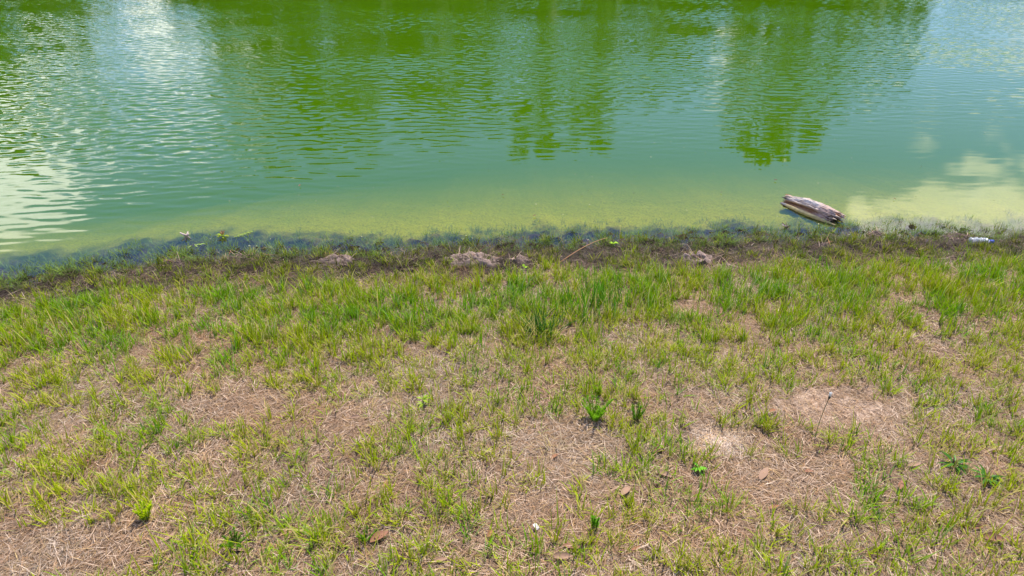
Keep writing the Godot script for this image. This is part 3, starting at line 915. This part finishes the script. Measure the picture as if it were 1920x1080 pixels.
	cup.tube([Vector3(0.029, 0.262, -0.02), Vector3(0.03, 0.272, -0.02), Vector3(0.031, 0.282, -0.02)], [0.002, 0.0065, 0.006], 10, lin(0.03, 0.03, 0.02), lin(0.05, 0.045, 0.03))
	part("calyx", cup, tinted(0.7), f)
	for k in 9:
		var pb := Buf.new()
		var a := TAU * k / 9.0
		pb.leaf(Vector3(0.031, 0.279, -0.02), Vector3(cos(a) * 0.4, 1.0, sin(a) * 0.4).normalized(), Vector3(-cos(a), 0.3, -sin(a)).normalized(), 0.03, 0.013, -0.1, lin(0.75, 0.74, 0.7), lin(0.8, 0.8, 0.77))
		part("petal", pb, tinted(0.6, 0.4, 0.3), f)
	# a bent brown reed reaching out over the water
	var reed := Buf.new()
	var rp := []
	var rr := []
	for k in 9:
		var t := k / 8.0
		rp.append(Vector3(0.46 * t, 0.02 + 0.06 * sin(t * 2.2), -0.42 * t))
		rr.append(0.0045 - 0.002 * t)
	reed.tube(rp, rr, 7, lin(0.30, 0.15, 0.07), lin(0.36, 0.22, 0.11))
	var ro := part("reed_stalk", reed, tinted(0.8), self)
	ro.position = on_ground(0.41, -5.38)
	tag(ro, "bent reddish brown reed stalk pointing out from the mud to the pennywort", "reed")

# ---------------------------------------------------------------- fallen leaves, sticks and scraps
func build_litter() -> void:
	var m := tinted(0.7, 0.25, 0.3)
	var cols := [[lin(0.20, 0.095, 0.055), lin(0.26, 0.13, 0.08)], [lin(0.25, 0.155, 0.10), lin(0.30, 0.19, 0.125)], [lin(0.27, 0.135, 0.07), lin(0.24, 0.11, 0.055)], [lin(0.20, 0.10, 0.06), lin(0.24, 0.12, 0.07)]]
	var list := [
		[0.78, -2.84, 0.085, 0, 0.3, "orange-brown dead leaf lying level right of the lower middle, above two others"],
		[-0.60, -2.24, 0.095, 0, 0.6, "long brown dead leaf beside the tiny round feathery weed"],
		[0.27, -2.17, 0.085, 3, -0.15, "dark red-brown dead leaf at the bottom below the slim feathery weed"],
		[-0.89, -3.13, 0.055, 1, 0.1, "pale pinkish dead leaf left of centre beside the bright upright tuft"],
		[-0.63, -2.59, 0.05, 2, 1.4, "small curled orange dead leaf in the lower middle left"],
		[0.23, -2.79, 0.06, 2, 0.7, "rusty dead leaf below the pale dead tuft"],
		[-0.10, -2.26, 0.05, 2, 1.1, "rusty dead leaf inside the tuft left of the white scrap"],
		[0.55, -2.17, 0.045, 2, 0.4, "small orange dead leaf at the bottom, right of the dark red-brown one"],
		[0.78, -2.66, 0.085, 1, -0.5, "pale tan dead leaf just below the orange-brown level leaf"],
		[0.56, -2.53, 0.09, 1, 0.9, "wide flat tan dead leaf left of the spreading tuft with lying blades"],
		[0.22, -2.11, 0.09, 1, 0.05, "long tan dead leaf at the bottom edge near the centre"],
		[-0.31, -2.11, 0.06, 1, 0.3, "pinkish dead leaf at the bottom edge left of centre"],
		[2.12, -2.29, 0.08, 0, -0.2, "red-brown dead leaf near the lower right corner"],
		[0.87, -2.12, 0.10, 1, 0.1, "long pale dead leaf at the bottom edge in the right half"],
		[1.92, -2.56, 0.06, 0, 1.0, "folded reddish dead leaf left below the dark sprawling weed"],
		[1.50, -3.18, 0.055, 2, 0.4, "orange dead leaf at the left rim of the bare sandy patch"],
		[1.28, -2.66, 0.10, 1, 0.9, "large curved tan dead leaf left of the matted grey straw"],
		[1.25, -2.42, 0.05, 2, 0.2, "small rusty dead leaf below the matted grey straw"],
		[2.16, -2.21, 0.09, 3, -0.4, "dark brown dead leaf in the lower right corner"],
		[1.52, -2.68, 0.055, 0, 0.2, "small red-brown dead leaf on the matted grey straw"],
		[2.07, -2.72, 0.07, 1, 0.1, "pale tan dead leaf beside the dark sprawling weed"],
		[-0.94, -2.36, 0.05, 2, 0.5, "round rusty dead leaf above the widest grass tuft"],
		[-1.22, -2.17, 0.08, 1, 0.1, "tan dead leaf at the bottom below the low spreading weed"],
		[-1.95, -2.36, 0.065, 1, 0.3, "tan dead leaf near the lower left corner beside the yellow-green weed"],
		[-1.55, -2.24, 0.06, 1, 0.8, "tan dead leaf at the bottom left between two feathery weeds"],
		[-2.21, -2.76, 0.055, 2, 0.4, "rusty dead leaf close to the left edge"],
		[-1.97, -2.88, 0.06, 1, 1.2, "upright pale dead leaf in the left part above the dark tuft"]]
	rng.seed = 321
	for l in list:
		var b := Buf.new()
		var col: Array = cols[l[3]]
		b.leaf(Vector3(-l[2] * 0.5, 0, 0), Vector3.RIGHT, Vector3(0, 1, rng.randf_range(-0.4, 0.4)).normalized(), l[2], l[2] * rng.randf_range(0.32, 0.46), rng.randf_range(-0.25, 0.1), col[0], col[1], rng.randf_range(0.1, 0.5), 7)
		var o := part("dead_leaf", b, m, self)
		o.position = on_ground(l[0], l[1]) + Vector3(0, 0.022, 0)
		o.rotation = Vector3(rng.randf_range(-0.1, 0.25), l[4], rng.randf_range(-0.15, 0.2))
		tag(o, l[5], "dead leaf", "fallen leaves on the bank")
	# small leaves adrift
	for l in [[3.03, -7.60, 0.04, 3, "brown leaf adrift on the water above the driftwood log"], [-0.10, -7.12, 0.028, 3, "dark speck of leaf adrift at the centre of the shallow water"], [0.23, -6.52, 0.035, 3, "dark leaf drifting in the shallows right of centre"], [-2.39, -7.42, 0.045, 3, "dark leaf adrift on the water in the left half"], [-0.64, -10.36, 0.06, 3, "dark leaf adrift furthest out on the water"], [2.30, -7.2, 0.03, 0, "tiny brown leaf adrift left of the driftwood log"], [4.1, -7.0, 0.03, 3, "tiny dark leaf adrift right of the driftwood log"]]:
		var b := Buf.new()
		b.leaf(Vector3(-l[2] * 0.5, 0, 0), Vector3.RIGHT, Vector3.UP, l[2], l[2] * 0.5, -0.15, cols[l[3]][0] * 0.6, cols[l[3]][1] * 0.6, 0.3)
		var o := part("floating_leaf", b, m, self)
		o.position = Vector3(l[0], 0.012, l[1])
		o.rotation.y = l[0] * 2.0
		tag(o, l[4], "leaf", "leaves adrift on the pond")
	var fl := Buf.new()
	fl.leaf(Vector3(-0.5, 0, 0), Vector3.RIGHT, Vector3.UP, 1.0, 0.55, -0.1, Color.WHITE, Color.WHITE, 0.2, 3)
	var places := []
	var tints := []
	for k in 420:
		var x := rng.randf_range(-8, 8)
		var z := shore_z(x) - 0.15 - pow(rng.randf(), 1.8) * 7.0
		var sc := rng.randf_range(0.006, 0.02)
		places.append(Transform3D(Basis(Vector3.UP, rng.randf() * TAU).scaled(Vector3(sc, sc, sc)), Vector3(x, 0.009, z)))
		tints.append(lin(0.5, 0.48, 0.3) if rng.randf() < 0.5 else lin(0.06, 0.05, 0.03))
	stuff("floating_specks", fl.mesh(), m, places, tints, "tiny pale and dark specks of plant litter floating on the shallows", "floating litter")
	# broken sticks standing in the shallows
	for s in [[-3.09, -6.03, "grey broken stick with a pale split end poking from the water at the left", 0], [2.68, -6.25, "dark knot of twigs poking from the water below the driftwood log", 1]]:
		var o := thing("broken_stick", Vector3(s[0], -0.01, s[1]), 0.4, s[2], "stick")
		rng.seed = 50 + s[3]
		for k in (4 if s[3] == 0 else 9):
			var b := Buf.new()
			var a := rng.randf() * TAU
			var q := Vector3(cos(a) * 0.05, rng.randf_range(0.02, 0.06), sin(a) * 0.045)
			var dark := lin(0.07, 0.055, 0.05)
			var pale := lin(0.62, 0.5, 0.46) if (k % 3 == 0 or s[3] == 0) else lin(0.16, 0.11, 0.09)
			b.tube([Vector3(-q.x * 0.7, -0.03, -q.z * 0.7), Vector3(0, 0.012, 0), q], [0.011, 0.012, 0.006] if s[3] == 0 else [0.007, 0.006, 0.003], 7, dark, pale)
			part("twig", b, tinted(0.85), o)
	var sc := Buf.new()
	var prev := []
	for j in 6:
		var row := []
		for i in 5:
			var e := 1.0 + 0.3 * n_mid.get_noise_2d(i * 1.1, j * 1.7)
			row.append(sc.vert(Vector3((i / 4.0 - 0.5) * 0.02 * e, 0.004 + 0.008 * absf(n_mid.get_noise_2d(i * 0.4 + 4.0, j * 0.5)), (j / 5.0 - 0.5) * 0.032 * e), Vector3.UP, lin(0.52, 0.49, 0.45)))
		if j:
			for i in 4: sc.quad(prev[i], prev[i + 1], row[i + 1], row[i])
		prev = row
	var so := part("paper_scrap", renormal(sc), tinted(0.9, 0.3), self)
	so.position = on_ground(0.11, -2.29) + Vector3(0, 0.022, 0)
	so.rotation = Vector3(0.25, 0.5, 0)
	tag(so, "small crumpled white scrap on the straw at the bottom centre", "scrap")

func _ready() -> void:
	var cam := Camera3D.new()
	cam.name = "camera"
	cam.position = EYE
	cam.rotation_degrees = Vector3(-28, 0, 0)
	cam.fov = 45.2
	cam.near = 0.05
	cam.far = 1500
	add_child(cam)
	cam.current = true
	n_hump = noise(1, 1.1, 3); n_fine = noise(2, 9.0, 3); n_patch = noise(3, 0.75, 3); n_mid = noise(4, 2.6, 3); n_edge = noise(8, 1.6, 3); n_clump = noise(9, 4.5, 2)
	var env := Environment.new()
	env.background_mode = Environment.BG_SKY
	env.sky = build_sky()
	env.background_energy_multiplier = 0.95
	env.tonemap_mode = Environment.TONE_MAPPER_LINEAR
	env.tonemap_exposure = 1.62
	env.volumetric_fog_enabled = true
	env.volumetric_fog_density = 0.0
	env.sdfgi_enabled = true
	env.ssao_enabled = true
	env.ssil_enabled = true
	var we := WorldEnvironment.new()
	we.name = "world_environment"
	we.environment = env
	add_child(we)
	var sun := DirectionalLight3D.new()
	sun.name = "sun"
	sun.light_energy = 1.6
	sun.light_color = Color(1.0, 0.96, 0.9)
	sun.light_angular_distance = 0.5
	sun.shadow_enabled = true
	sun.rotation_degrees = Vector3(-60, 155, 0)   # from behind the pond, a little to the right, high
	add_child(sun)
	build_ground()
	build_water()
	build_trees()
	build_grass()
	build_log()
	build_bottle()
	build_mounds()
	build_plants()
	build_litter()
